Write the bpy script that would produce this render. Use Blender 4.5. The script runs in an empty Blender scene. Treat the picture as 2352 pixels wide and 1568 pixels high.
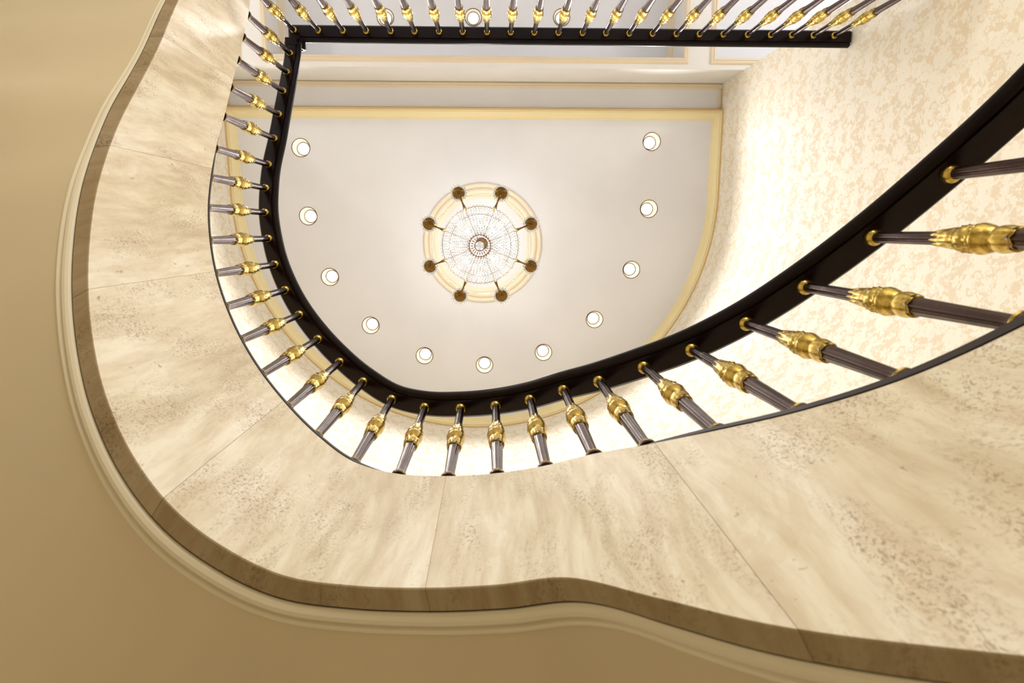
import bpy, bmesh, math, random
from mathutils import Vector, Matrix
random.seed(7)
S = bpy.context.scene
COL = S.collection
PI = math.pi
ZC = 1.35                      # eye height above the ground floor; heights below are given from the eye

# ------------------------------------------------------------------ camera, world, exposure
cam = bpy.data.cameras.new('camera'); co = bpy.data.objects.new('camera', cam); COL.objects.link(co)
cam.sensor_width = 36.0; cam.lens = 1400.0/2352*36; cam.clip_start = .02
n = Vector((1130.3-1176, 533.1-784, 1400.0)).normalized()
x = Vector((1, 0, 0)); x = (x-n*x.dot(n)).normalized(); y = n.cross(x)
R = Matrix((x, y, n))
co.matrix_world = Matrix.Translation((0, 0, ZC)) @ (R @ Matrix(((1, 0, 0), (0, -1, 0), (0, 0, -1)))).to_4x4()
cam.dof.use_dof = True; cam.dof.focus_distance = 5.0; cam.dof.aperture_fstop = 4.5
S.camera = co
W = bpy.data.worlds.new('world'); S.world = W; W.use_nodes = True
W.node_tree.nodes['Background'].inputs[0].default_value = (1, .93, .82, 1)
W.node_tree.nodes['Background'].inputs[1].default_value = .3
S.view_settings.view_transform = 'Standard'; S.view_settings.look = 'None'
S.view_settings.gamma = 1; S.view_settings.use_curve_mapping = False
S.view_settings.exposure = 0.0

def light(name, typ, loc, power, col=(1, .93, .82), size=.1, rot=(0, 0, 0), spot=None, blend=.6, sizey=None):
    l = bpy.data.lights.new(name, typ); l.energy = power; l.color = col
    if typ == 'AREA':
        l.shape = 'RECTANGLE' if sizey else 'DISK'; l.size = size
        if sizey: l.size_y = sizey
    else: l.shadow_soft_size = size
    if spot: l.spot_size = spot; l.spot_blend = blend
    o = bpy.data.objects.new(name, l); COL.objects.link(o); o.location = loc; o.rotation_euler = rot
    return o
# unseen fill lights added in the ground-floor hall to brighten soffit and stringer
light('ground_hall_fill', 'AREA', (0, -3.6, ZC+3.4), 30, (1, .93, .78), 2.2, sizey=1.2)
light('ground_hall_fill', 'AREA', (1.3, -5.6, ZC+1.9), 172, (1, .985, .93), 3.2, rot=(math.radians(90), 0, math.radians(10)), sizey=1.6)

# wall lamps of the upper hall, hidden behind the two ends of the stairwell walls
for sx in (-4.5, 4.4): light('upper_hall_wall_lamp', 'POINT', (sx, -3.1, ZC+5.5), 75, (1, .98, .95), .12)

# ------------------------------------------------------------------ materials
def mat(name, col, rough=.5, metal=0, spec=.5, **k):
    m = bpy.data.materials.new(name); m.use_nodes = True
    b = m.node_tree.nodes['Principled BSDF']
    b.inputs['Base Color'].default_value = (*col, 1); b.inputs['Roughness'].default_value = rough
    b.inputs['Metallic'].default_value = metal; b.inputs['Specular IOR Level'].default_value = spec
    for a, v in k.items(): b.inputs[a.replace('_', ' ')].default_value = v
    return m
class NT:
    def __init__(s, m): s.t = m.node_tree; s.b = s.t.nodes['Principled BSDF']
    def n(s, typ, **k):
        o = s.t.nodes.new(typ)
        for a, v in k.items():
            if a.startswith('i_'): o.inputs[a[2:].replace('_', ' ')].default_value = v
            else: setattr(o, a, v)
        return o
    def l(s, a, b): s.t.links.new(a, b)
    def math(s, op, a, b=None, c=None):
        o = s.n('ShaderNodeMath', operation=op)
        for k, v in enumerate((a, b, c)):
            if v is None: continue
            if isinstance(v, (int, float)): o.inputs[k].default_value = v
            else: s.l(v, o.inputs[k])
        return o.outputs[0]
    def ramp(s, f, stops):
        r = s.n('ShaderNodeValToRGB'); e = r.color_ramp.elements
        while len(e) < len(stops): e.new(.5)
        for k, (p, c) in enumerate(stops): e[k].position = p; e[k].color = (*c, 1) if len(c) == 3 else c
        s.l(f, r.inputs[0]); return r.outputs[0]
    def mix(s, f, a, b, blend='MIX'):
        o = s.n('ShaderNodeMix', data_type='RGBA', blend_type=blend)
        for k, v in ((0, f), (6, a), (7, b)):
            if isinstance(v, (int, float)): o.inputs[k].default_value = v
            elif isinstance(v, tuple): o.inputs[k].default_value = (*v, 1)
            else: s.l(v, o.inputs[k])
        return o.outputs[2]
    def noise(s, vec, scale, detail=3, rough=.5, dist=0):
        o = s.n('ShaderNodeTexNoise'); s.l(vec, o.inputs['Vector'])
        o.inputs['Scale'].default_value = scale; o.inputs['Detail'].default_value = detail
        o.inputs['Roughness'].default_value = rough; o.inputs['Distortion'].default_value = dist
        return o.outputs[0]
    def comb(s, a, b, c):
        o = s.n('ShaderNodeCombineXYZ')
        for k, v in enumerate((a, b, c)):
            if isinstance(v, (int, float)): o.inputs[k].default_value = v
            else: s.l(v, o.inputs[k])
        return o.outputs[0]
G = lambda v: v/255/12.92 if v/255 <= .04045 else ((v/255+.055)/1.055)**2.4
def rgb(r, g, b): return (G(r), G(g), G(b))

def travertine(name='polished_travertine', tint=None, rough=.32):
    m = mat(name, rgb(228, 212, 184), .16, 0, .25); N = NT(m)
    uv = N.n('ShaderNodeUVMap'); sp = N.n('ShaderNodeSeparateXYZ'); N.l(uv.outputs[0], sp.inputs[0])
    at = N.n('ShaderNodeAttribute', attribute_name='slab'); sl = at.outputs['Fac']
    u = sp.outputs[0]; v = sp.outputs[1]
    off = N.math('MULTIPLY', sl, 17.3)
    wv = N.comb(N.math('MULTIPLY', u, 1.6), N.math('MULTIPLY', v, .9), off)
    warp = N.noise(wv, 1.7, 3)
    uu = N.math('ADD', u, N.math('MULTIPLY', warp, .11))
    # broad bands running up the slab
    b1 = N.noise(N.comb(N.math('MULTIPLY', uu, 4.2), N.math('MULTIPLY', v, .8), off), 1.3, 6, .62)
    c1 = N.ramp(b1, [(.33, rgb(214, 201, 176)), (.44, rgb(229, 219, 196)), (.54, rgb(238, 229, 210)), (.66, rgb(244, 237, 223))])
    b2 = N.noise(N.comb(N.math('MULTIPLY', uu, 22), N.math('MULTIPLY', v, 3.0), off), 1.0, 5, .65)
    c2 = N.ramp(b2, [(.36, rgb(210, 188, 160)), (.6, rgb(255, 253, 248))])
    c = N.mix(.5, c1, c2, 'MULTIPLY')
    # clouds of rosy stain
    b3 = N.noise(N.comb(N.math('MULTIPLY', u, 2.6), N.math('MULTIPLY', v, 1.5), off), 1.4, 6, .62, .6)
    c = N.mix(N.ramp(b3, [(.53, (0, 0, 0)), (.56, (.34, .34, .34)), (.68, (.10, .10, .10))]), c, rgb(216, 198, 170))
    # fine pits in clusters, and a few larger ones
    pm = N.noise(N.comb(N.math('MULTIPLY', uu, 5.0), N.math('MULTIPLY', v, 1.5), off), 1.5, 4, .6)
    pf = N.noise(N.comb(N.math('MULTIPLY', uu, 150), N.math('MULTIPLY', v, 85), off), 1.0, 4, .7, .8)
    pits = N.math('MULTIPLY', N.ramp(pm, [(.46, (0, 0, 0)), (.62, (1, 1, 1))]), N.ramp(pf, [(.50, (0, 0, 0)), (.63, (1, 1, 1))]))
    c = N.mix(N.math('MULTIPLY', pits, .8), c, rgb(150, 126, 96))
    pg = N.noise(N.comb(N.math('MULTIPLY', uu, 42), N.math('MULTIPLY', v, 26), off), 1.0, 3, .6, .5)
    c = N.mix(N.math('MULTIPLY', N.ramp(pg, [(.68, (0, 0, 0)), (.74, (1, 1, 1))]), .7), c, rgb(150, 120, 84))
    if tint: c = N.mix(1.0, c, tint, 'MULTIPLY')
    N.b.inputs['Roughness'].default_value = rough
    N.l(c, N.b.inputs['Base Color'])
    bp = N.n('ShaderNodeBump', i_Strength=.05, i_Distance=.002); N.l(N.math('MULTIPLY', pits, -1), bp.inputs['Height'])
    N.l(bp.outputs[0], N.b.inputs['Normal'])
    return m

def wallpaper():
    m = mat('damask_wallpaper', rgb(240, 230, 210), .45, 0, .4); N = NT(m)
    uv = N.n('ShaderNodeUVMap'); sp = N.n('ShaderNodeSeparateXYZ'); N.l(uv.outputs[0], sp.inputs[0])
    u, v = sp.outputs[0], sp.outputs[1]
    Wd, Ht = .26, .64
    col_i = N.math('FLOOR', N.math('DIVIDE', N.math('ADD', u, Wd), 2*Wd))
    v2 = N.math('ADD', v, N.math('MULTIPLY', col_i, Ht/2))
    up = N.math('PINGPONG', u, Wd)
    ang = N.math('MULTIPLY', v2, 2*PI/Ht)
    # mirrored across each column and repeating in height: a damask
    P = N.comb(up, N.math('MULTIPLY', N.math('COSINE', ang), .102), N.math('MULTIPLY', N.math('SINE', ang), .102))
    a = N.noise(P, 9.5, 5, .65, .5)
    b = N.noise(P, 30, 4, .65, .8)
    f = N.math('ADD', N.math('MULTIPLY', a, .62), N.math('MULTIPLY', b, .40))
    lo = N.ramp(f, [(.484, (0, 0, 0)), (.500, (1, 1, 1))])
    # inner drawing of the petals
    w = N.n('ShaderNodeTexWave', wave_type='RINGS', i_Scale=14.0, i_Distortion=9.0, i_Detail=2.0); w.inputs['Detail Scale'].default_value = 1.6
    N.l(P, w.inputs[0])
    c = N.mix(lo, rgb(232, 218, 194), N.mix(N.ramp(w.outputs[1], [(.06, (1, 1, 1)), (.22, (0, 0, 0))]), rgb(243, 237, 223), rgb(238, 229, 211)))
    N.l(c, N.b.inputs['Base Color'])
    N.l(N.ramp(lo, [(0, (.7, .7, .7)), (1, (.55, .55, .55))]), N.b.inputs['Roughness'])
    return m

def plaster(name, col, rough=.75):
    m = mat(name, col, rough, 0, .3); N = NT(m)
    tc = N.n('ShaderNodeTexCoord')
    f = N.noise(tc.outputs['Object'], 1.3, 3)
    d = tuple(c*.95 for c in col)
    N.l(N.ramp(f, [(.35, d), (.65, col)]), N.b.inputs['Base Color'])
    bp = N.n('ShaderNodeBump', i_Strength=.02, i_Distance=.001); N.l(N.noise(tc.outputs['Object'], 240, 2), bp.inputs['Height'])
    N.l(bp.outputs[0], N.b.inputs['Normal'])
    return m

def metal(name, lo, hi, rough, sc=60, bump=.0, metalv=1.0):
    m = mat(name, hi, rough, metalv); N = NT(m)
    tc = N.n('ShaderNodeTexCoord'); f = N.noise(tc.outputs['Object'], sc, 4, .6)
    N.l(N.ramp(f, [(.35, lo), (.62, hi)]), N.b.inputs['Base Color'])
    N.l(N.ramp(f, [(.3, (rough*1.3,)*3), (.7, (rough*.8,)*3)]), N.b.inputs['Roughness'])
    if bump:
        bp = N.n('ShaderNodeBump', i_Strength=bump, i_Distance=.002); N.l(N.noise(tc.outputs['Object'], sc*3, 3), bp.inputs['Height'])
        N.l(bp.outputs[0], N.b.inputs['Normal'])
    return m

def rail_wood():
    m = mat('black_lacquered_wood', (.012, .007, .006), .28, 0, .16, Coat_Weight=.02, Coat_Roughness=.1); N = NT(m)
    tc = N.n('ShaderNodeTexCoord'); f = N.noise(tc.outputs['Object'], 9, 4)
    N.l(N.ramp(f, [(.35, (.004, .0012, .002)), (.7, (.009, .003, .0035))]), N.b.inputs['Base Color'])
    return m

M = dict(
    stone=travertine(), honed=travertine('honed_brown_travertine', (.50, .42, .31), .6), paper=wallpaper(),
    soffit=plaster('cream_plaster', rgb(224, 206, 172)),
    mould=plaster('cream_moulding_paint', rgb(238, 226, 200), .5),
    ceil=plaster('white_ceiling_paint', rgb(235, 236, 242)),
    hall=plaster('hall_white_paint', rgb(240, 238, 236)),
    trim=plaster('beige_trim_paint', rgb(234, 218, 192), .5),
    cove=plaster('pale_gold_cornice_paint', rgb(246, 233, 188), .45),
    med=plaster('medallion_cream_paint', rgb(242, 230, 208), .5),
    wood=rail_wood(),
    bronze=metal('dark_pewter_bronze', rgb(64, 49, 45), rgb(82, 66, 61), .3, 12),
    gold=metal('gilt_brass', rgb(152, 122, 46), rgb(212, 184, 100), .3, 55, .2),
    agold=metal('antique_gold', rgb(84, 62, 28), rgb(140, 108, 58), .3, 90),
    bar=mat('dark_iron_bar', rgb(34, 21, 18), .35, .3),
    floor=plaster('beige_marble_floor', rgb(206, 192, 158), .3),
)
M['tan'] = plaster('tan_gilt_bead_paint', rgb(222, 192, 138), .4)
M['glass'] = mat('clear_crystal', rgb(240, 244, 250), .05, 0, .6, Transmission_Weight=.72, IOR=1.5)
M['glass2'] = mat('rose_amber_crystal', rgb(176, 132, 108), .12, 0, .5, Transmission_Weight=.15, IOR=1.5)
def emis(name, col, st):
    m = mat(name, (1, 1, 1), .5); b = m.node_tree.nodes['Principled BSDF']
    b.inputs['Emission Color'].default_value = (*col, 1); b.inputs['Emission Strength'].default_value = st
    return m
M['lamp'] = emis('lit_lamp_face', (1, .98, .93), 2.5)
M['bulb'] = emis('lit_candle_bulb', (1, .98, .95), 5)
M['can'] = mat('pale_gold_reflector', rgb(248, 241, 222), .35, .0)

# ------------------------------------------------------------------ helpers
def obj(name, bm, m, parent=None, smooth=True, sharp=35):
    me = bpy.data.meshes.new(name); bm.normal_update(); bm.to_mesh(me); bm.free()
    me.materials.append(m)
    if smooth:
        me.polygons.foreach_set('use_smooth', [True]*len(me.polygons))
        me.set_sharp_from_angle(angle=math.radians(sharp))
    o = bpy.data.objects.new(name, me); COL.objects.link(o)
    if parent: o.parent = parent
    return o
def tag(o, label=None, cat=None, group=None, kind=None):
    for k, v in (('label', label), ('category', cat), ('group', group), ('kind', kind)):
        if v: o[k] = v
    return o
def thing(name, label, cat, loc=(0, 0, 0), group=None):
    o = bpy.data.objects.new(name, None); COL.objects.link(o); o.location = loc; o.empty_display_size = .1
    return tag(o, label, cat, group)
def struct(name, bm, m, **k): return tag(obj(name, bm, m, **k), kind='structure')
def box(bm, a, b):
    vs = [bm.verts.new((X, Y, Z)) for X in (a[0], b[0]) for Y in (a[1], b[1]) for Z in (a[2], b[2])]
    for f in ((0, 1, 3, 2), (4, 6, 7, 5), (0, 4, 5, 1), (2, 3, 7, 6), (0, 2, 6, 4), (1, 5, 7, 3)):
        bm.faces.new([vs[i] for i in f])
def lathe(bm, prof, seg=24, c=(0, 0, 0), mod=None, cap=True, axis=None):
    rings = []
    for (r, z) in prof:
        ring = []
        for k in range(seg):
            a = 2*PI*k/seg; rr, zz = (r, z) if mod is None else mod(r, z, a)
            p = Vector((rr*math.cos(a), rr*math.sin(a), zz))
            if axis is not None: p = axis @ p
            ring.append(bm.verts.new(p+Vector(c)))
        rings.append(ring)
    for a, b in zip(rings, rings[1:]):
        for k in range(seg): bm.faces.new((a[k], a[(k+1) % seg], b[(k+1) % seg], b[k]))
    if cap:
        bm.faces.new(rings[0][::-1]); bm.faces.new(rings[-1])
def tube(bm, pts, r, seg=8):
    pts = [Vector(p) for p in pts]; rings = []
    for k, p in enumerate(pts):
        t = (pts[min(k+1, len(pts)-1)]-pts[max(k-1, 0)]).normalized()
        u = t.cross(Vector((0, 0, 1)));
        if u.length < .05: u = t.cross(Vector((1, 0, 0)))
        u.normalize(); w = t.cross(u); rr = r[k] if isinstance(r, (list, tuple)) else r
        rings.append([bm.verts.new(p+u*(rr*math.cos(2*PI*j/seg))+w*(rr*math.sin(2*PI*j/seg))) for j in range(seg)])
    for a, b in zip(rings, rings[1:]):
        for k in range(seg): bm.faces.new((a[k], b[k], b[(k+1) % seg], a[(k+1) % seg]))
    bm.faces.new(rings[0]); bm.faces.new(rings[-1][::-1])
def octa(bm, c, r, h):          # a faceted drop
    c = Vector(c); e = [bm.verts.new(c+Vector((r*math.cos(a), r*math.sin(a), 0))) for a in (0, PI/2, PI, 1.5*PI)]
    t = bm.verts.new(c+Vector((0, 0, h*.35))); b = bm.verts.new(c-Vector((0, 0, h*.65)))
    for k in range(4):
        bm.faces.new((e[k], e[(k+1) % 4], t)); bm.faces.new((e[(k+1) % 4], e[k], b))
def cr(A, nsub):               # Catmull-Rom through rows of numbers
    out = []
    for k in range(len(A)-1):
        p0, p1, p2, p3 = A[max(k-1, 0)], A[k], A[k+1], A[min(k+2, len(A)-1)]
        for j in range(nsub):
            t = j/nsub
            out.append([.5*(2*b+(-a+c)*t+(2*a-5*b+4*c-d)*t*t+(-a+3*b-3*c+d)*t**3) for a, b, c, d in zip(p0, p1, p2, p3)])
    out.append(list(A[-1])); return out
def normals(path, inward=1):   # left-hand normal of the plan curve (towards the well)
    N = []
    for k in range(len(path)):
        a, b = path[max(k-1, 0)], path[min(k+1, len(path)-1)]
        t = Vector((b[0]-a[0], b[1]-a[1], 0)).normalized(); N.append(Vector((t.y, -t.x, 0))*inward)
    return N
def sweep(bm, path, prof, N=None, caps=True, uvscale=False):
    """prof: (towards the well, up) pairs, closed loop; path rows x, y, z"""
    N = N or normals(path); rings = []
    for p, nn in zip(path, N):
        rings.append([bm.verts.new((p[0]+nn.x*a, p[1]+nn.y*a, p[2]+b)) for a, b in prof])
    L = len(prof)
    for a, b in zip(rings, rings[1:]):
        for k in range(L): bm.faces.new((a[k], a[(k+1) % L], b[(k+1) % L], b[k]))
    if caps: bm.faces.new(rings[0][::-1]); bm.faces.new(rings[-1])
    bmesh.ops.recalc_face_normals(bm, faces=bm.faces[:])
    return rings

# ------------------------------------------------------------------ plan of the stair (x, y) of each baluster, heights above the eye
PX = [(-1.755, -1.538), (-1.736, -1.339), (-1.721, -1.147), (-1.713, -.934), (-1.705, -.724), (-1.706, -.509), (-1.683, -.323),
      (-1.644, -.140), (-1.579, .045), (-1.495, .219), (-1.388, .382), (-1.262, .531), (-1.112, .671), (-.949, .793), (-.783, .889),
      (-.594, .967), (-.388, .983), (-.177, .956), (.015, .909), (.191, .844), (.348, .764), (.500, .690), (.678, .596), (.848, .493),
      (1.020, .361), (1.179, .203), (1.338, .018), (1.485, -.185)]
HB = .85
P = [(a*HB, b*HB) for a, b in PX]
ZR = [(z+1)*HB for z in (4.753, 4.571, 4.394, 4.222, 4.054, 3.890, 3.732, 3.578, 3.429, 3.284, 3.144, 3.008, 2.877, 2.749, 2.624, 2.502,
      2.382, 2.264, 2.146, 2.027, 1.908, 1.786, 1.662, 1.535, 1.406, 1.273, 1.137, .998)]
ZT = [4.040, 3.892, 3.750, 3.607, 3.467, 3.333, 3.199, 3.065, 2.930, 2.799, 2.670, 2.542, 2.412, 2.292, 2.178, 2.070, 1.982, 1.901,
      1.823, 1.744, 1.660, 1.560, 1.442, 1.316, 1.182, 1.065, .962, .856]
ZL = [3.33, 3.18, 3.020, 2.860, 2.683, 2.510, 2.358, 2.213, 2.066, 1.922, 1.778, 1.640, 1.515, 1.420, 1.366, 1.335, 1.307, 1.256,
      1.200, 1.134, .955, .785, .622, .470, .325, .190, .060, -.06]
NB = len(P)
Pn = normals(P)
# the stair runs on below the frame to the ground floor
Pext = [(1.365, -.325), (1.440, -.50), (1.49, -.68), (1.515, -.87)] + [(1.52, -1.05-.18*k) for k in range(7)]
P2 = P+Pext
P2n = normals(P2)
ext = len(Pext)
ZT2 = ZT+[ZT[-1]-.112*(k+1) for k in range(ext)]
ZL2 = ZL+[ZL[-1]-.112*(k+1) for k in range(ext)]
ZR2 = ZR+[ZR[-1]-.115*(k+1) for k in range(ext)]
OFF = .0255
F2 = [(p[0]+nn.x*OFF, p[1]+nn.y*OFF) for p, nn in zip(P2, P2n)]
# prolong to the gallery edge
ZLAND = 4.10; YL = -1.50
F2 = [(-1.462, -1.475)]+F2; ZT2 = [ZLAND]+ZT2; ZL2 = [3.46]+ZL2
NS = 8
FD = cr([(f[0], f[1], a, b) for f, a, b in zip(F2, ZT2, ZL2)], NS)       # dense rows x y ztop zlow ; index = (i+1)*NS
FN = normals(FD)
arc = [0]
for a, b in zip(FD, FD[1:]): arc.append(arc[-1]+math.hypot(b[0]-a[0], b[1]-a[1]))

# well outline: D of radius 3.0
CX, CY, RW = -.175, -.47, 3.0
YC = -1.785                    # corner where the side walls stop
ZCE = 7.80                     # stairwell ceiling above the eye
ZH = 7.16                      # hall ceiling above the eye
def ray_wall(p, d):
    best = 99
    for xw, s in ((CX-RW, -1), (CX+RW, 1)):
        if d.x*s > 1e-6:
            t = (xw-p[0])/d.x
            if t > 0 and p[1]+d.y*t <= CY: best = min(best, t)
    px, py = p[0]-CX, p[1]-CY; b = px*d.x+py*d.y; c = px*px+py*py-RW*RW
    if b*b-c > 0:
        t = -b+math.sqrt(b*b-c)
        if t > 0 and p[1]+d.y*t >= CY: best = min(best, t)
    return best

# ------------------------------------------------------------------ the setting
def d_outline(inset=0, y0=YC, seg=64):
    pts = [(CX+RW-inset, y0)]
    for k in range(seg+1):
        a = PI*k/seg; pts.append((CX+(RW-inset)*math.cos(a), CY+(RW-inset)*math.sin(a)))
    pts.append((CX-RW+inset, y0)); return pts
def wall_sheet(pts, z0, z1, th=.12):
    bm = bmesh.new(); uvl = bm.loops.layers.uv.new('UVMap'); a = [0]
    for p, q in zip(pts, pts[1:]): a.append(a[-1]+math.hypot(q[0]-p[0], q[1]-p[1]))
    N = normals(pts)
    i0 = [bm.verts.new((p[0], p[1], z0)) for p in pts]; i1 = [bm.verts.new((p[0], p[1], z1)) for p in pts]
    o0 = [bm.verts.new((p[0]+m.x*th, p[1]+m.y*th, z0)) for p, m in zip(pts, N)]; o1 = [bm.verts.new((p[0]+m.x*th, p[1]+m.y*th, z1)) for p, m in zip(pts, N)]
    for k in range(len(pts)-1):
        for A, B in ((i0, i1), (o0, o1)):
            f = bm.faces.new((A[k], A[k+1], B[k+1], B[k]))
            for l, (uu, vv) in zip(f.loops, ((a[k], z0), (a[k+1], z0), (a[k+1], z1), (a[k], z1))): l[uvl].uv = (uu, vv)
        bm.faces.new((i0[k], i0[k+1], o0[k+1], o0[k])); bm.faces.new((i1[k], i1[k+1], o1[k+1], o1[k]))
    for k in (0, -1):
        f = bm.faces.new((i0[k], i1[k], o1[k], o0[k]))
        for l, (uu, vv) in zip(f.loops, ((0, z0), (0, z1), (th, z1), (th, z0))): l[uvl].uv = (uu, vv)
    bmesh.ops.recalc_face_normals(bm, faces=bm.faces[:])
    return bm
pts = d_outline()
struct('wall_curved', wall_sheet(pts, 0, ZCE+ZC+.05), M['paper'], sharp=50)

XL, XR, YB = -5.2, 5.2, -6.2    # the hall behind
bm = bmesh.new(); box(bm, (XL, YB, -.15), (XR, 3.0, 0)); struct('floor', bm, M['floor'], smooth=False)
def slab(name, a, b, m): bm = bmesh.new(); box(bm, a, b); return struct(name, bm, m, smooth=False)
slab('wall_back', (XL-.12, YB-.12, 0), (XR+.12, YB, ZH+ZC+.8), M['hall'])
slab('wall_left', (XL-.12, YB, 0), (XL, YC+.12, ZH+ZC+.8), M['hall'])
slab('wall_right', (XR, YB, 0), (XR+.12, YC+.12, ZH+ZC+.8), M['hall'])
slab('wall_front_left', (XL, YC, 0), (CX-RW-.12, YC+.12, ZH+ZC+.8), M['hall'])
slab('wall_front_right', (CX+RW+.12, YC, 0), (XR, YC+.12, ZH+ZC+.8), M['hall'])
# gallery floor, with a marble edge towards the well
bm = bmesh.new(); box(bm, (XL, YB, ZC+ZLAND-.40), (XR, YC, ZC+ZLAND)); box(bm, (CX-RW, YC, ZC+ZLAND-.40), (CX+RW, YL-.02, ZC+ZLAND))
struct('floor_gallery', bm, M['hall'], smooth=False)

# stairwell ceiling with a hole for each downlight
DLC = (-.156, -.429); DLR = 2.137
DL = [(-2.322, -1.013)]+[(DLC[0]+DLR*math.cos(3.033-.371*k), DLC[1]+DLR*math.sin(3.033-.371*k)) for k in range(9)]+[(1.980, -1.103)]
DR = .108
def plate(name, outer, holes, z, m, th=.03):
    bm = bmesh.new(); E = []
    for loop in [outer]+holes:
        vs = [bm.verts.new((a, b, z)) for a, b in loop]
        for k in range(len(vs)): E.append(bm.edges.new((vs[k], vs[(k+1) % len(vs)])))
    bmesh.ops.triangle_fill(bm, use_beauty=True, use_dissolve=False, edges=E)
    bmesh.ops.recalc_face_normals(bm, faces=bm.faces[:])
    for f in bm.faces:
        if f.normal.z > 0: f.normal_flip()
    g = bmesh.ops.extrude_face_region(bm, geom=bm.faces[:])
    for v in [e for e in g['geom'] if isinstance(e, bmesh.types.BMVert)]: v.co.z += th
    bmesh.ops.recalc_face_normals(bm, faces=bm.faces[:])
    return struct(name, bm, m, smooth=False)
circ = lambda c, r, s=32: [(c[0]+r*math.cos(2*PI*k/s), c[1]+r*math.sin(2*PI*k/s)) for k in range(s)]
zc = ZCE+ZC
plate('ceiling', d_outline(0, YC-.10, 64), [circ(c, DR) for c in DL], zc, M['ceil'])
# header between stairwell ceiling and the lower hall ceiling
slab('trim_1', (CX-RW-.12, YC-.10, ZC+ZH+.004), (CX+RW+.12, YC, zc), M['hall'])
# hall ceiling with recessed trays
TR = [(-5.0, -2.78), (-2.42, 2.13), (2.50, 5.0)]; TY = (-4.9, -1.905)
zh = ZC+ZH
plate('ceiling_hall', [(XL, YB), (XR, YB), (XR, YC-.001), (XL, YC-.001)],
      [[(a, TY[0]), (b, TY[0]), (b, TY[1]), (a, TY[1])] for a, b in TR], zh, M['hall'])
HL = [(-1.215, -2.433), (-.204, -2.444), (.821, -2.454)]
for k, (a, b) in enumerate(TR):
    bm = bmesh.new(); h = .45
    box(bm, (a-.03, TY[0]-.03, zh+.031), (a, TY[1]+.03, zh+h)); box(bm, (b, TY[0]-.03, zh+.031), (b+.03, TY[1]+.03, zh+h))
    box(bm, (a, TY[0]-.03, zh+.031), (b, TY[0], zh+h)); box(bm, (a, TY[1], zh+.031), (b, TY[1]+.03, zh+h))
    struct('trim_%d' % (k+2), bm, M['hall'], smooth=False)
    plate('ceiling_tray', [(a-.03, TY[0]-.03), (b+.03, TY[0]-.03), (b+.03, TY[1]+.03), (a-.03, TY[1]+.03)],
          [circ(c, .095) for c in HL] if k == 1 else [], zh+h, M['ceil'])

def mould_path(pts, prof, z, closed=False):
    """mitred sweep of a ceiling moulding: prof (to the left-hand normal, down)"""
    bm = bmesh.new(); n_ = len(pts); rings = []
    for k, p in enumerate(pts):
        if closed: a, b = pts[k-1], pts[(k+1) % n_]
        else: a, b = pts[max(k-1, 0)], pts[min(k+1, n_-1)]
        d1 = Vector((p[0]-a[0], p[1]-a[1])); d2 = Vector((b[0]-p[0], b[1]-p[1]))
        if d1.length < 1e-9: d1 = d2
        if d2.length < 1e-9: d2 = d1
        d1.normalize(); d2.normalize(); n1 = Vector((d1.y, -d1.x)); n2 = Vector((d2.y, -d2.x)); m = (n1+n2)/(1+n1.dot(n2))
        rings.append([bm.verts.new((p[0]+m.x*u, p[1]+m.y*u, z-w)) for u, w in prof])
    L = len(prof); rng = range(n_) if closed else range(n_-1)
    for k in rng:
        a, b = rings[k], rings[(k+1) % n_]
        for j in range(L): bm.faces.new((a[j], a[(j+1) % L], b[(j+1) % L], b[j]))
    if not closed: bm.faces.new(rings[0]); bm.faces.new(rings[-1][::-1])
    bmesh.ops.recalc_face_normals(bm, faces=bm.faces[:]); return bm
# pale gold cornice round the D; outline runs counterclockwise so the inside is on the left => negative offset
YF = -1.462
dd = d_outline(.001, YF)
corn = [(0, 0), (0, .075), (-.012, .075), (-.016, .064), (-.022, .060), (-.030, .062), (-.036, .052), (-.050, .040), (-.070, .026), (-.088, .020), (-.092, .012), (-.104, .010), (-.108, 0)]
struct('trim_5', mould_path(dd, corn, zc, True), M['cove'], sharp=25)
struct('trim_17', mould_path(dd, [(0, .073), (0, .10), (-.010, .10), (-.013, .090), (-.013, .073)], zc, True), M['tan'], sharp=25)
# soft moulding bands of the flat strip and of the hall ceiling
band = [(0, 0), (0, .012), (.010, .022), (.022, .026), (.030, .018), (.048, .020), (.060, .012), (.066, 0)]
xl, xr = CX-RW+.002, CX+RW-.002
struct('trim_6', mould_path([(xl, YC+.002), (xr, YC+.002)], [(-a, b) for a, b in band], zc), M['trim'], sharp=25)
struct('trim_7', mould_path([(xl, YF-.042), (xr, YF-.042)], [(-a*.6, b*.8) for a, b in band], zc), M['trim'], sharp=25)
for k, xx in enumerate((xl, xr-.045)):
    struct('trim_%d' % (8+k), mould_path([(xx, YF-.043), (xx, YC+.07)], [(-a*.68, b*.8) for a, b in band], zc), M['trim'], sharp=25)
for k, (a, b) in enumerate(TR):
    struct('trim_%d' % (10+k), mould_path([(a-.002, TY[0]), (b+.002, TY[0]), (b+.002, TY[1]), (a-.002, TY[1])], band, zh, True), M['trim'], sharp=25)
    struct('trim_%d' % (13+k), mould_path([(a-.001, TY[0]), (b+.001, TY[0]), (b+.001, TY[1]), (a-.001, TY[1])], [(-.001, 0), (-.001, .07), (-.02, .06), (-.035, .03), (-.06, .012), (-.065, 0)], zh+.45, True), M['trim'], sharp=25)

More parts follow.
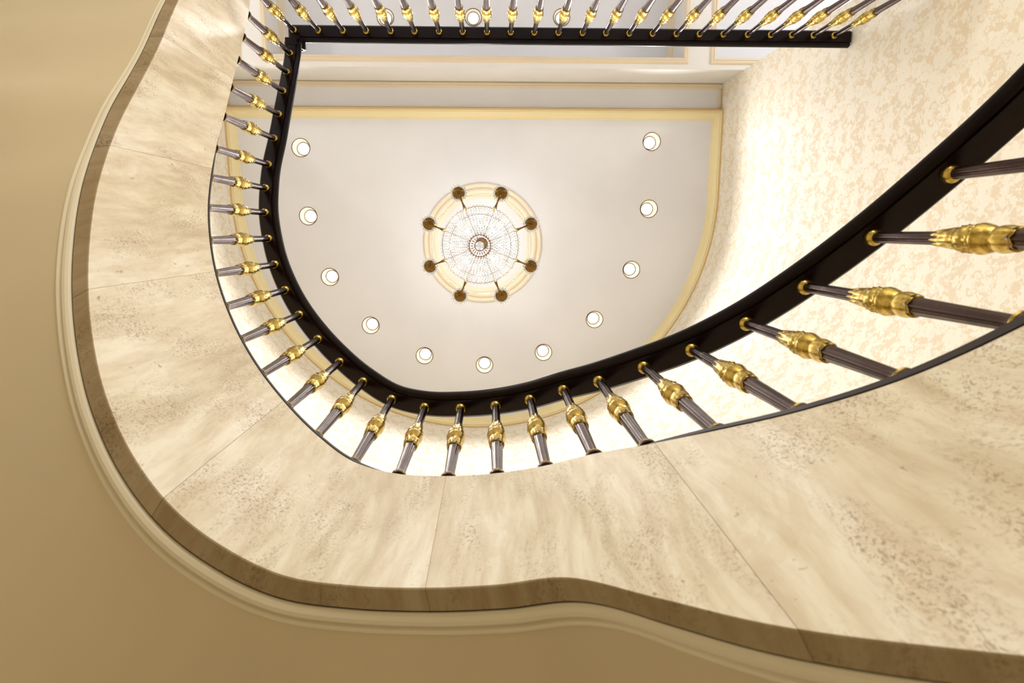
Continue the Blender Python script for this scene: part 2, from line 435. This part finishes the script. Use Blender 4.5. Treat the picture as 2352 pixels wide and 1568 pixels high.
# ------------------------------------------------------------------ the staircase
stair = thing('curved_staircase', 'curved staircase with polished travertine stringer and cream plastered underside', 'staircase', (0, 0, 0))
JO = [2.8, 5.72, 8.95, 12.85, 17.0, 21.12, 25.3, 29.5, 33.5]
def zoff(rows): return rows
def fascia():
    bm = bmesh.new(); uvl = bm.loops.layers.uv.new('UVMap'); sl = bm.verts.layers.float.new('slab')
    cuts = [0]+[int(round((j+1)*NS)) for j in JO]+[len(FD)-1]; TH = .057; g = .0005
    for s, (a, b) in enumerate(zip(cuts, cuts[1:])):
        rings = []; us = []
        for k in range(a, min(b, len(FD)-1)+1):
            f, nn = FD[k], FN[k]; x_, y_, zt, zl = f; u = arc[k]
            if k in (a, b):        # leave an open joint between neighbouring slabs
                q = FD[k+1] if k == a else FD[k-1]; d = Vector((q[0]-x_, q[1]-y_, 0)).normalized()*g; x_ += d.x; y_ += d.y
            c = .003
            pr = [(0, zl+c), (0, zl+(zt-zl)*.5), (0, zt-c), (-c, zt), (-TH, zt), (-TH, zl), (-c, zl)]
            ring = []
            for w, z in pr:
                v = bm.verts.new((x_+nn.x*w, y_+nn.y*w, z+ZC)); v[sl] = s+.37*s*s % 5; ring.append(v)
            rings.append(ring); us.append(u)
        vv = [.0, None, None]
        for r0, r1, u0, u1 in zip(rings, rings[1:], us, us[1:]):
            for j in range(7):
                fa = bm.faces.new((r0[j], r1[j], r1[(j+1) % 7], r0[(j+1) % 7]))
                for l in fa.loops:
                    v = l.vert; i0 = v in r0; ring = r0 if i0 else r1; idx = ring.index(v)
                    # height on the face; the underside continues the veins inward
                    hh = v.co.z
                    if idx == 5: hh = ring[6].co.z-TH
                    if idx == 4: hh = ring[3].co.z+TH
                    if j == 4: hh = v.co.z
                    l[uvl].uv = (u0 if i0 else u1, hh)
        bm.faces.new(rings[0]); bm.faces.new(rings[-1][::-1])
    bmesh.ops.recalc_face_normals(bm, faces=bm.faces[:])
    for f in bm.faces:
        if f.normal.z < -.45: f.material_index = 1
    return bm
fo = obj('marble_stringer', fascia(), M['stone'], stair, sharp=30)
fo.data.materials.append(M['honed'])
rows = [(f[0], f[1], f[3]+ZC) for f in FD]
# cream moulding along the foot of the stringer
mp = [(-.0640, .030), (-.0650, .004), (-.070, -.004), (-.079, -.009), (-.090, -.008), (-.0985, .000), (-.1020, .008), (-.1060, .009), (-.1095, .002), (-.115, -.001), (-.120, .001), (-.1235, .009), (-.125, .030)]
def msc(k):                    # the moulding dies away towards the head of the stair
    t = min(1, max(0, (k/NS-1-2.5)/6)); return .22+.78*t*t*(3-2*t)
bm = bmesh.new(); rings = []
for k, (p, nn) in enumerate(zip(rows, FN)):
    f_ = msc(k); rings.append([bm.verts.new((p[0]+nn.x*(-.064+(a+.064)*(.35+.65*f_)), p[1]+nn.y*(-.064+(a+.064)*(.35+.65*f_)), p[2]+(b if b > .02 else .006+(b-.006)*f_))) for a, b in mp])
for a, b in zip(rings, rings[1:]):
    for j in range(len(mp)): bm.faces.new((a[j], a[(j+1) % len(mp)], b[(j+1) % len(mp)], b[j]))
bm.faces.new(rings[0]); bm.faces.new(rings[-1][::-1]); bmesh.ops.recalc_face_normals(bm, faces=bm.faces[:])
obj('soffit_moulding', bm, M['mould'], stair, sharp=25)
# dark joint strip between stone and moulding
bm = bmesh.new(); sweep(bm, rows, [(-.0570, .03), (-.0570, .007), (-.0660, .007), (-.0660, .03)], FN); obj('shadow_joint', bm, M['bar'], stair)
# plastered underside reaching to the wall
bm = bmesh.new(); A, B, A2, B2 = [], [], [], []
for f, nn in zip(FD, FN):
    p = (f[0]-nn.x*.068, f[1]-nn.y*.068); t = min(ray_wall(p, -nn), 2.6)
    z = f[3]+.0095+ZC
    row = []
    for s in range(7):
        q = t*s/6*.9995; row.append(bm.verts.new((p[0]-nn.x*q, p[1]-nn.y*q, z)))
    A.append(row)
    A2.append([bm.verts.new((v.co.x, v.co.y, v.co.z+.10)) for v in (row[0], row[-1])])
for r0, r1, t0, t1 in zip(A, A[1:], A2, A2[1:]):
    for s in range(6): bm.faces.new((r0[s], r0[s+1], r1[s+1], r1[s]))
    bm.faces.new((t0[0], t1[0], t1[1], t0[1])); bm.faces.new((r0[0], r1[0], t1[0], t0[0])); bm.faces.new((r0[6], t0[1], t1[1], r1[6]))
bmesh.ops.recalc_face_normals(bm, faces=bm.faces[:])
obj('plaster_soffit', bm, M['soffit'], stair, sharp=60)
# treads behind the stringer
k = NS; step = 11
while k+step < len(FD):
    bm = bmesh.new(); zt = FD[k+step][3-1]-.05+ZC; zb = FD[k+step][3]+.13+ZC
    ring = []
    for kk in (k, k+step//2, k+step):
        f, nn = FD[kk], FN[kk]; p = (f[0]-nn.x*.058, f[1]-nn.y*.058); t = min(ray_wall(p, -nn), 2.6)*.998
        ring.append(((p[0], p[1]), (p[0]-nn.x*t, p[1]-nn.y*t)))
    inn = [r[0] for r in ring]; out = [r[1] for r in ring][::-1]; lp = inn+out
    zb = zt-.17
    lo = [bm.verts.new((a, b, zb)) for a, b in lp]; hi = [bm.verts.new((a, b, zt)) for a, b in lp]
    bm.faces.new(lo[::-1]); bm.faces.new(hi)
    for j in range(6): bm.faces.new((lo[j], lo[(j+1) % 6], hi[(j+1) % 6], hi[j]))
    bmesh.ops.recalc_face_normals(bm, faces=bm.faces[:])
    obj('tread', bm, M['soffit'], stair, smooth=False); k += step
# gallery edge facing the well
bm = bmesh.new(); uvl = bm.loops.layers.uv.new('UVMap'); box(bm, (-1.43, YL-.02, ZC+ZLAND-.50), (CX+RW-.003, YL+.02, ZC+ZLAND))
for f in bm.faces:
    for l in f.loops: l[uvl].uv = (l.vert.co.x*.8, l.vert.co.z)
struct('trim_16', bm, M['stone'], smooth=False)

# ------------------------------------------------------------------ railings
rail_prof = [(-.040, 0), (.036, 0), (.038, .012), (.043, .013), (.045, .005), (.054, .006), (.064, .014), (.070, .028), (.070, .040), (.062, .050), (.050, .055), (.046, .066),
             (.030, .075), (0, .079), (-.030, .075), (-.044, .066), (-.048, .055), (-.056, .049), (-.058, .036), (-.053, .022), (-.044, .012), (-.041, .003)]
def baluster_mesh():
    FL = 10
    def flute(r, z, a): return (r*(1+(.045*math.cos(FL*a) if z > .025 else 0)), z)
    bm = bmesh.new()
    lathe(bm, [(.0265, -.001), (.0280, .004), (.0275, .010), (.0200, .013), (.0165, .026), (.0170, .05), (.0185, .14), (.0205, .24), (.0222, .310), (.0235, .325), (.0225, .340), (.015, .35), (.0150, .54), (.0172, .58), (.0170, .70), (.0163, .80), (.0160, .842)], 48, mod=flute)
    return bm
def tips_mesh():
    bm = bmesh.new()
    # dark leaf tips turned out under the gilt sleeve
    def mod(r, z, a):
        leaf = abs(math.cos(3*a)); return (r, z-.007*leaf if z < .317 else z)
    lathe(bm, [(.0275, .316), (.0255, .328), (.0232, .334), (.0225, .328), (.0235, .316)], 48, mod=mod, cap=False)
    return bm
def ornament_mesh():
    pr = [(.0240, .306), (.0262, .308), (.0272, .318), (.0290, .330), (.0308, .343), (.0312, .354), (.0298, .363), (.0250, .368), (.0238, .372), (.0262, .376), (.0300, .384), (.0328, .394),
          (.0355, .404), (.0372, .412), (.0374, .417), (.0358, .421), (.0305, .423), (.0312, .427), (.0335, .430), (.0338, .434), (.0312, .438), (.0300, .441), (.0325, .448), (.0335, .458), (.0325, .470), (.0292, .481),
          (.0262, .487), (.0275, .494), (.0268, .506), (.0245, .520), (.0228, .534), (.0222, .545), (.0205, .556), (.0188, .568), (.0172, .576)]
    def mod(r, z, a):
        if z < .371:
            leaf = abs(math.cos(3*a)); t = (.371-z)/.065
            return (r*(1+.10*(leaf-.6)*min(1, t*1.5)+.018*math.cos(30*a)*t), z+.009*(1-leaf)*max(0, t-.5)/.5)
        if z < .426: return (r, z)
        if z < .440: return (r*(1+.05*math.cos(16*a)), z)
        if z < .485: return (r*(1+.075*math.cos(12*a)*(1 if int(z*110) % 2 else -1)), z)
        l2 = abs(math.cos(4*a+.4)); t = (z-.485)/.09
        return (r*(1+.14*(l2-.5)*min(1, t*2)+.03*math.cos(22*a)), z-.030*(1-l2)*max(0, t-.45)/.55)
    bm = bmesh.new(); lathe(bm, pr, 48, mod=mod); return bm
def tcollar_mesh():
    bm = bmesh.new(); lathe(bm, [(.0165, .822), (.0205, .825), (.0245, .832), (.0255, .839), (.0240, .846), (.0240, .8505)], 32); return bm
def bcollar_mesh():
    bm = bmesh.new(); lathe(bm, [(.0200, .0115), (.0262, .0125), (.0278, .017), (.0262, .0215), (.0215, .024), (.0185, .029)], 32); return bm
B0 = obj('baluster', baluster_mesh(), M['bronze'], sharp=60)
O0 = obj('gilt_acanthus_sleeve', ornament_mesh(), M['gold'], B0, sharp=60)
T0 = obj('top_collar', tcollar_mesh(), M['gold'], B0); C0 = obj('base_collar', bcollar_mesh(), M['gold'], B0)
L0 = obj('dark_leaf_skirt', tips_mesh(), M['bronze'], B0, sharp=60)
first = [True]
def baluster(parent, x_, y_, z0, z1, rot, lift=0):
    if first[0]: b = B0; first[0] = False; kids = []
    else:
        b = B0.copy(); COL.objects.link(b)
        for c in (O0, T0, C0, L0):
            k_ = c.copy(); COL.objects.link(k_); k_.parent = b
            if c in (O0, L0): k_.location.z = lift
    b.parent = parent; b.location = (x_, y_, z0); b.scale = (1, 1, (z1-z0)/.85); b.rotation_euler = (0, 0, rot)
    return b
sr = thing('stair_railing', 'dark curving handrail on bronze and gilt balusters climbing the travertine stair', 'railing', (0, 0, 0))
# handrail: follows the stair, with a short level ease under the gallery rail
RP = [(p[0], p[1], z+ZC) for p, z in zip(P2, ZR2)][:NB+7]
RP = [(-1.492, -1.400, ZR[0]+.02+ZC)]+RP
RD = cr(RP, 8)
bm = bmesh.new(); sweep(bm, RD, rail_prof); obj('handrail', bm, M['wood'], sr, sharp=32)
# thin iron bar the balusters stand on; it overhangs the stone edge here and there
bm = bmesh.new(); rings = []
def over(i):
    def sm(a, b, v): t = min(1, max(0, (v-a)/(b-a))); return t*t*(3-2*t)
    return -.012+.0145*(sm(3.8, 6, i)-sm(14.8, 16.2, i)+sm(20.2, 22, i))
def bhf(i): return .014+.017*min(1, max(0, (i-20)/6))
bh = .014
last = (NB+7)*NS
for k in range(NS//2, last):
    f, nn = FD[k], FN[k]; o_ = over(k/NS-1); bh = bhf(k/NS-1); z = f[2]+ZC+.0005
    rings.append([bm.verts.new((f[0]+nn.x*w, f[1]+nn.y*w, z+h)) for w, h in ((o_, 0), (o_, bh), (-.052, bh), (-.052, 0))])
for a, b in zip(rings, rings[1:]):
    for j in range(4): bm.faces.new((a[j], a[(j+1) % 4], b[(j+1) % 4], b[j]))
bm.faces.new(rings[0]); bm.faces.new(rings[-1][::-1]); bmesh.ops.recalc_face_normals(bm, faces=bm.faces[:])
obj('shoe_rail', bm, M['bar'], sr, sharp=30)
for k in range(NB):
    baluster(sr, P[k][0], P[k][1], ZT[k]+ZC+bhf(k), ZR[k]+ZC+.001, math.atan2(Pn[k].y, Pn[k].x))
# gallery railing
gr = thing('gallery_railing', 'straight dark handrail on bronze and gilt balusters guarding the upper gallery', 'railing', (0, 0, 0))
ZRL = 5.02
XE = CX+RW-.012
gp = [(XE, YL, ZRL+ZC), (-1.40, YL, ZRL+ZC)]
N_ = [Vector((0, 1, 0)), Vector((0, 1, 0))]
bm = bmesh.new(); pr_l = [(a, b) for a, b in rail_prof]
rings = []
for (x_, y_, z), m in (((XE, YL, 0), (0, 1)), ((-1.492, YL, 0), (1, 1)), ((-1.492, YL+.125, 0), (1, 0))):
    rings.append([bm.verts.new((x_+m[0]*a, y_+m[1]*a, ZRL+ZC+b)) for a, b in pr_l])
L = len(pr_l)
for a, b in zip(rings, rings[1:]):
    for j in range(L): bm.faces.new((a[j], a[(j+1) % L], b[(j+1) % L], b[j]))
bm.faces.new(rings[0]); bm.faces.new(rings[-1][::-1]); bmesh.ops.recalc_face_normals(bm, faces=bm.faces[:])
obj('handrail', bm, M['wood'], gr, sharp=32)
# carved drop piece joining the gallery rail to the head of the stair rail
bm = bmesh.new()
zt_ = ZRL+ZC+.06; zb_ = ZR[0]+ZC+.015
for (w, h0, h1) in ((.036, zb_, zt_), (.045, zb_+.02, zb_+.05), (.043, zt_-.07, zt_-.045)):
    box(bm, (-1.492-w, YL+.075, h0), (-1.492+w+.012, YL+.125, h1))
g = obj('drop_block', bm, M['wood'], gr, smooth=False)
bm = bmesh.new(); lathe(bm, [(.004, 0), (.012, .003), (.015, .010), (.010, .016), (.003, .018)][::-1], 20, c=(-1.492+.004, YL+.055, ZRL+ZC-.019)); obj('rosette', bm, M['bar'], gr)
bm = bmesh.new(); box(bm, (-1.455, YL-.045, ZC+ZLAND+.0005), (CX+RW-.005, YL+.022, ZC+ZLAND+.0135)); obj('shoe_rail', bm, M['bar'], gr, smooth=False)
gx = [(-.2973+ .0)]+[]
GX = [-.2973, -.261, -.224, -.189, -.152, -.116, -.079, -.043, -.006, .030, .066, .103, .140, .176, .212, .248, .285, .321, .358, .396, .432, .465, .499, .532]
for g_ in GX:
    baluster(gr, g_*ZRL, YL-.006, ZC+ZLAND+.0135 if g_ > -.29 else ZC+ZLAND, ZRL+ZC+.001, 0, .035)

# ------------------------------------------------------------------ ceiling rose and chandelier
MC = (-.118, .140)
bm = bmesh.new()
mr = [(.740, 0), (.742, .012), (.735, .024), (.722, .030), (.705, .028), (.694, .020), (.688, .018), (.680, .030), (.668, .042), (.650, .048), (.632, .044), (.622, .034), (.616, .030), (.606, .036), (.590, .036), (.576, .026), (.562, .012), (.556, 0)]
seg = 96; rings = []
for r, d in mr: rings.append([bm.verts.new((MC[0]+r*math.cos(2*PI*k/seg), MC[1]+r*math.sin(2*PI*k/seg), zc-d)) for k in range(seg)])
for a, b in zip(rings, rings[1:]+rings[:1]):
    for k in range(seg): bm.faces.new((a[k], a[(k+1) % seg], b[(k+1) % seg], b[k]))
bmesh.ops.recalc_face_normals(bm, faces=bm.faces[:])
tag(obj('ceiling_medallion', bm, M['med'], sharp=25), 'round cream plaster moulding ring on the ceiling around the chandelier', 'ceiling medallion')

AX, AY = -.132, .143
ZA = ZC+6.90                   # height of the arm cups
ch = thing('chandelier', 'large crystal chandelier with eight gilt arms and a beaded glass basket', 'chandelier', (AX, AY, 0))
def part(name, bm, m, parent=ch, **k): return obj(name, bm, m, parent, **k)
bm = bmesh.new(); lathe(bm, [(.012, ZA+.30), (.012, zc-.05), (.05, zc-.05), (.075, zc-.012), (.078, zc-.0005)], 24); part('stem_and_canopy', bm, M['agold'])
bm = bmesh.new()               # gilt frame: hoops and spokes
for r, z in ((.425, ZA+.02), (.34, ZA+.0), (.115, ZA-.30)):
    tube(bm, [(r*math.cos(a), r*math.sin(a), z) for a in [2*PI*k/64 for k in range(65)]], .0035, 6)
for k in range(8):
    a = PI/8+k*PI/4; c, s = math.cos(a), math.sin(a)
    tube(bm, [(r*c, r*s, z) for r, z in ((.01, ZA+.34), (.12, ZA+.22), (.28, ZA+.08), (.425, ZA+.02))], .0018, 6)
    tube(bm, [(r*c, r*s, z) for r, z in ((.425, ZA+.02), (.38, ZA-.12), (.26, ZA-.24), (.115, ZA-.30))], .0011, 5)
part('gilt_frame', bm, M['agold'])
# basket: tiers of beads and drops
rnd = random.Random(3)
def bead(bm, c, r): octa(bm, c, r, r*2.2)
def prof_basket(t):            # t 0 rim .. 1 bottom
    r = .425-.31*t; return r, ZA+.02-.32*math.sin(t*PI/2)**1.1
bm = bmesh.new()
for k in range(72):            # fringe of long drops at the rim
    a = 2*PI*k/72; octa(bm, (.432*math.cos(a), .432*math.sin(a), ZA-.02), .0135, .075)
part('rim_drops', bm, M['glass'], smooth=False)
bm = bmesh.new()
for k in range(60):
    a = 2*PI*k/60; octa(bm, (.345*math.cos(a), .345*math.sin(a), ZA-.10), .0125, .07)
part('inner_drops', bm, M['glass'], smooth=False)
bm = bmesh.new()
for t in [j/13 for j in range(1, 14)]:
    r, z = prof_basket(t); nb = int(2*PI*r/.030)
    for k in range(nb):
        a = 2*PI*(k+.5*(int(t*13) % 2))/nb; bead(bm, (r*math.cos(a), r*math.sin(a), z), .0095)
for k in range(48):
    a = 2*PI*k/48
    for j in range(22):
        r, z = prof_basket((j+.5)/22); bead(bm, (r*math.cos(a), r*math.sin(a), z+.006), .0055)
tag(part('bead_basket', bm, M['glass'], smooth=False), kind='stuff')
bm = bmesh.new()               # rosy prisms round the bottom bowl
for q, (rr, zz, nn_) in enumerate(((.118, ZA-.315, 26), (.082, ZA-.345, 20))):
    for k in range(nn_):
        a = 2*PI*k/nn_; c, s = math.cos(a), math.sin(a)
        m_ = Matrix.Translation((rr*c, rr*s, zz)) @ Matrix.Rotation(a, 4, 'Z') @ Matrix.Diagonal((.013, .0062, .024, 1))
        bmesh.ops.create_cube(bm, size=1.0, matrix=m_ @ Matrix.Diagonal((2, 1.6, 2, 1)))
part('amber_prisms', bm, M['glass2'], smooth=False)
bm = bmesh.new(); lathe(bm, [(.002, ZA-.40), (.030, ZA-.392), (.048, ZA-.372), (.052, ZA-.355), (.050, ZA-.34), (.03, ZA-.33), (.002, ZA-.325)], 16); part('crystal_bowl', bm, M['glass'], smooth=False)
bm = bmesh.new(); tube(bm, [(.054*math.cos(a), .054*math.sin(a), ZA-.352) for a in [2*PI*k/32 for k in range(33)]], .0035, 6); part('bowl_rim', bm, M['agold'])
for k in range(8):             # lamps inside the basket
    a = k*PI/4; c, s = math.cos(a), math.sin(a)
    bm = bmesh.new(); lathe(bm, [(.004, ZA-.055), (.014, ZA-.04), (.018, ZA-.015), (.014, ZA+.01), (.006, ZA+.03)], 12, c=(.215*c, .215*s, 0)); part('lamp_bulb', bm, M['bulb'])
arms = []
for k in range(8):
    a = PI/8+k*PI/4+.0; c, s = math.cos(a), math.sin(a)
    bm = bmesh.new()
    prr = [(.40, .03), (.425, .0), (.45, -.035), (.48, -.055), (.51, -.062), (.54, -.060), (.575, -.05), (.60, -.03), (.612, -.005)]
    tube(bm, [(r*c, r*s, ZA+z) for r, z in prr], [.006, .012, .016, .010, .008, .010, .009, .008, .008], 8)
    arm = part('arm', bm, M['agold'])
    bm = bmesh.new(); lathe(bm, [(.006, ZA-.030), (.020, ZA-.028), (.050, ZA-.016), (.066, ZA-.004), (.068, ZA), (.060, ZA+.003), (.02, ZA-.002)], 24, c=(.612*c, .612*s, 0)); obj('cup', bm, M['agold'], arm, sharp=60)
    bm = bmesh.new(); lathe(bm, [(.03, ZA+.004), (.075, ZA+.006), (.088, ZA+.012), (.088, ZA+.016), (.03, ZA+.009)], 24, c=(.612*c, .612*s, 0), mod=lambda r, z, a_: (r*(1+.04*math.cos(12*a_)), z))
    for j in range(18):    # pointed drops splaying out from the rim
        b = 2*PI*j/18; cb, sb = math.cos(b), math.sin(b); q = Vector((.612*c, .612*s, ZA)); w = .0075
        v = [bm.verts.new(q+Vector(p_)) for p_ in ((.082*cb-w*sb, .082*sb+w*cb, .004), (.082*cb+w*sb, .082*sb-w*cb, .004), (.084*cb, .084*sb, -.012), (.086*cb, .086*sb, .012), (.108*cb, .108*sb, -.024))]
        for t_ in ((0, 2, 4), (2, 1, 4), (1, 3, 4), (3, 0, 4), (0, 3, 1, 2)): bm.faces.new([v[z_] for z_ in t_])
    obj('crystal_drip_pan', bm, M['glass'], arm, smooth=False)
    bm = bmesh.new(); lathe(bm, [(.013, ZA+.006), (.013, ZA+.10)], 12, c=(.612*c, .612*s, 0)); obj('candle', bm, M['ceil'], arm)
    bm = bmesh.new(); lathe(bm, [(.005, ZA+.10), (.013, ZA+.118), (.011, ZA+.135), (.002, ZA+.165)], 10, c=(.612*c, .612*s, 0)); obj('candle_bulb', bm, M['bulb'], arm)
    # bead chain to the next cup
    a2 = a+PI/4; p0 = Vector((.575*c, .575*s, ZA)); p1 = Vector((.575*math.cos(a2), .575*math.sin(a2), ZA)); bm = bmesh.new()
    for j in range(23):
        t = (j+.5)/23; q = p0.lerp(p1, t); q.z -= .07*4*t*(1-t); bead(bm, q, .0062)
    part('bead_chain', bm, M['glass'], smooth=False)
for k in range(4):
    a = k*PI/2+PI/4
    light('chandelier_lamp', 'POINT', (AX+.24*math.cos(a), AY+.24*math.sin(a), ZA+.07), 4.6, (1, .98, .96), .05)
light('chandelier_lamp', 'SPOT', (AX, AY, ZA-.43), 60, (1, .985, .97), .12, (0, 0, 0), 2.6, .5)

# ------------------------------------------------------------------ downlights
def downlight(c, z, r, lab, grp, power, h=.125):
    t = thing('downlight', lab, 'downlight', (c[0], c[1], z), grp)
    bm = bmesh.new(); rr = [(r-.002, .012), (r-.004, -.002), (r+.001, -.004), (r+.004, -.003), (r+.005, .0)]
    rings = [[bm.verts.new((q*math.cos(2*PI*k/32), q*math.sin(2*PI*k/32), w)) for k in range(32)] for q, w in rr]
    for a, b in zip(rings, rings[1:]+rings[:1]):
        for k in range(32): bm.faces.new((a[k], a[(k+1) % 32], b[(k+1) % 32], b[k]))
    bmesh.ops.recalc_face_normals(bm, faces=bm.faces[:]); obj('trim_ring', bm, M['agold'], t)
    bm = bmesh.new(); rr = [(r-.003, 0), (r-.008, h*.5), (r*.72, h)]
    rings = [[bm.verts.new((q*math.cos(2*PI*k/32), q*math.sin(2*PI*k/32), w)) for k in range(32)] for q, w in rr+[(r*.72+.006, h+.004), (r+.004, h*.5), (r, .001)]]
    for a, b in zip(rings, rings[1:]+rings[:1]):
        for k in range(32): bm.faces.new((a[k], a[(k+1) % 32], b[(k+1) % 32], b[k]))
    bmesh.ops.recalc_face_normals(bm, faces=bm.faces[:]); obj('reflector', bm, M['can'], t)
    bm = bmesh.new(); lathe(bm, [(r*.70, h-.012), (r*.70, h+.012), (r*.66, h+.02)], 32); obj('lens_rim', bm, M['agold'], t)
    bm = bmesh.new(); lathe(bm, [(r*.66, h-.016), (r*.66, h-.013)], 32); obj('lamp_face', bm, M['lamp'], t)
    light('downlight_lamp', 'SPOT', (c[0], c[1], z+.004), power, (1, .987, .978), r*.45, (0, 0, 0), 2.12, 1.0)
labs = ['round recessed ceiling downlight near the upper left corner, beside the dark handrail',
        'round recessed downlight on the left, second below the upper left corner of the ceiling',
        'round recessed downlight on the left, third down the curved row of ceiling lights',
        'round recessed downlight at lower left, fourth down the curved row from the upper left',
        'round recessed downlight at the bottom of the curve, just left of the lowest one',
        'lowest round recessed downlight, straight below the chandelier in the picture',
        'round recessed downlight at the bottom of the curve, just right of the lowest one',
        'round recessed downlight at lower right, fourth down the curved row from the upper right',
        'round recessed downlight on the right, third down the curved row of ceiling lights',
        'round recessed downlight on the right, second below the upper right corner of the ceiling',
        'round recessed ceiling downlight near the upper right corner by the pale gold cornice']
for c, lab in zip(DL, labs): downlight(c, zc, DR, lab, 'downlights around the stairwell ceiling', 84)
for c, lab in zip(HL, ('glaring hall spotlight above the gallery rail, leftmost of the three', 'glaring hall spotlight above the gallery rail, middle of the three', 'glaring hall spotlight above the gallery rail, rightmost of the three')):
    downlight(c, zh+.45, .095, lab, 'hall spotlights above the gallery rail', 30, .05)
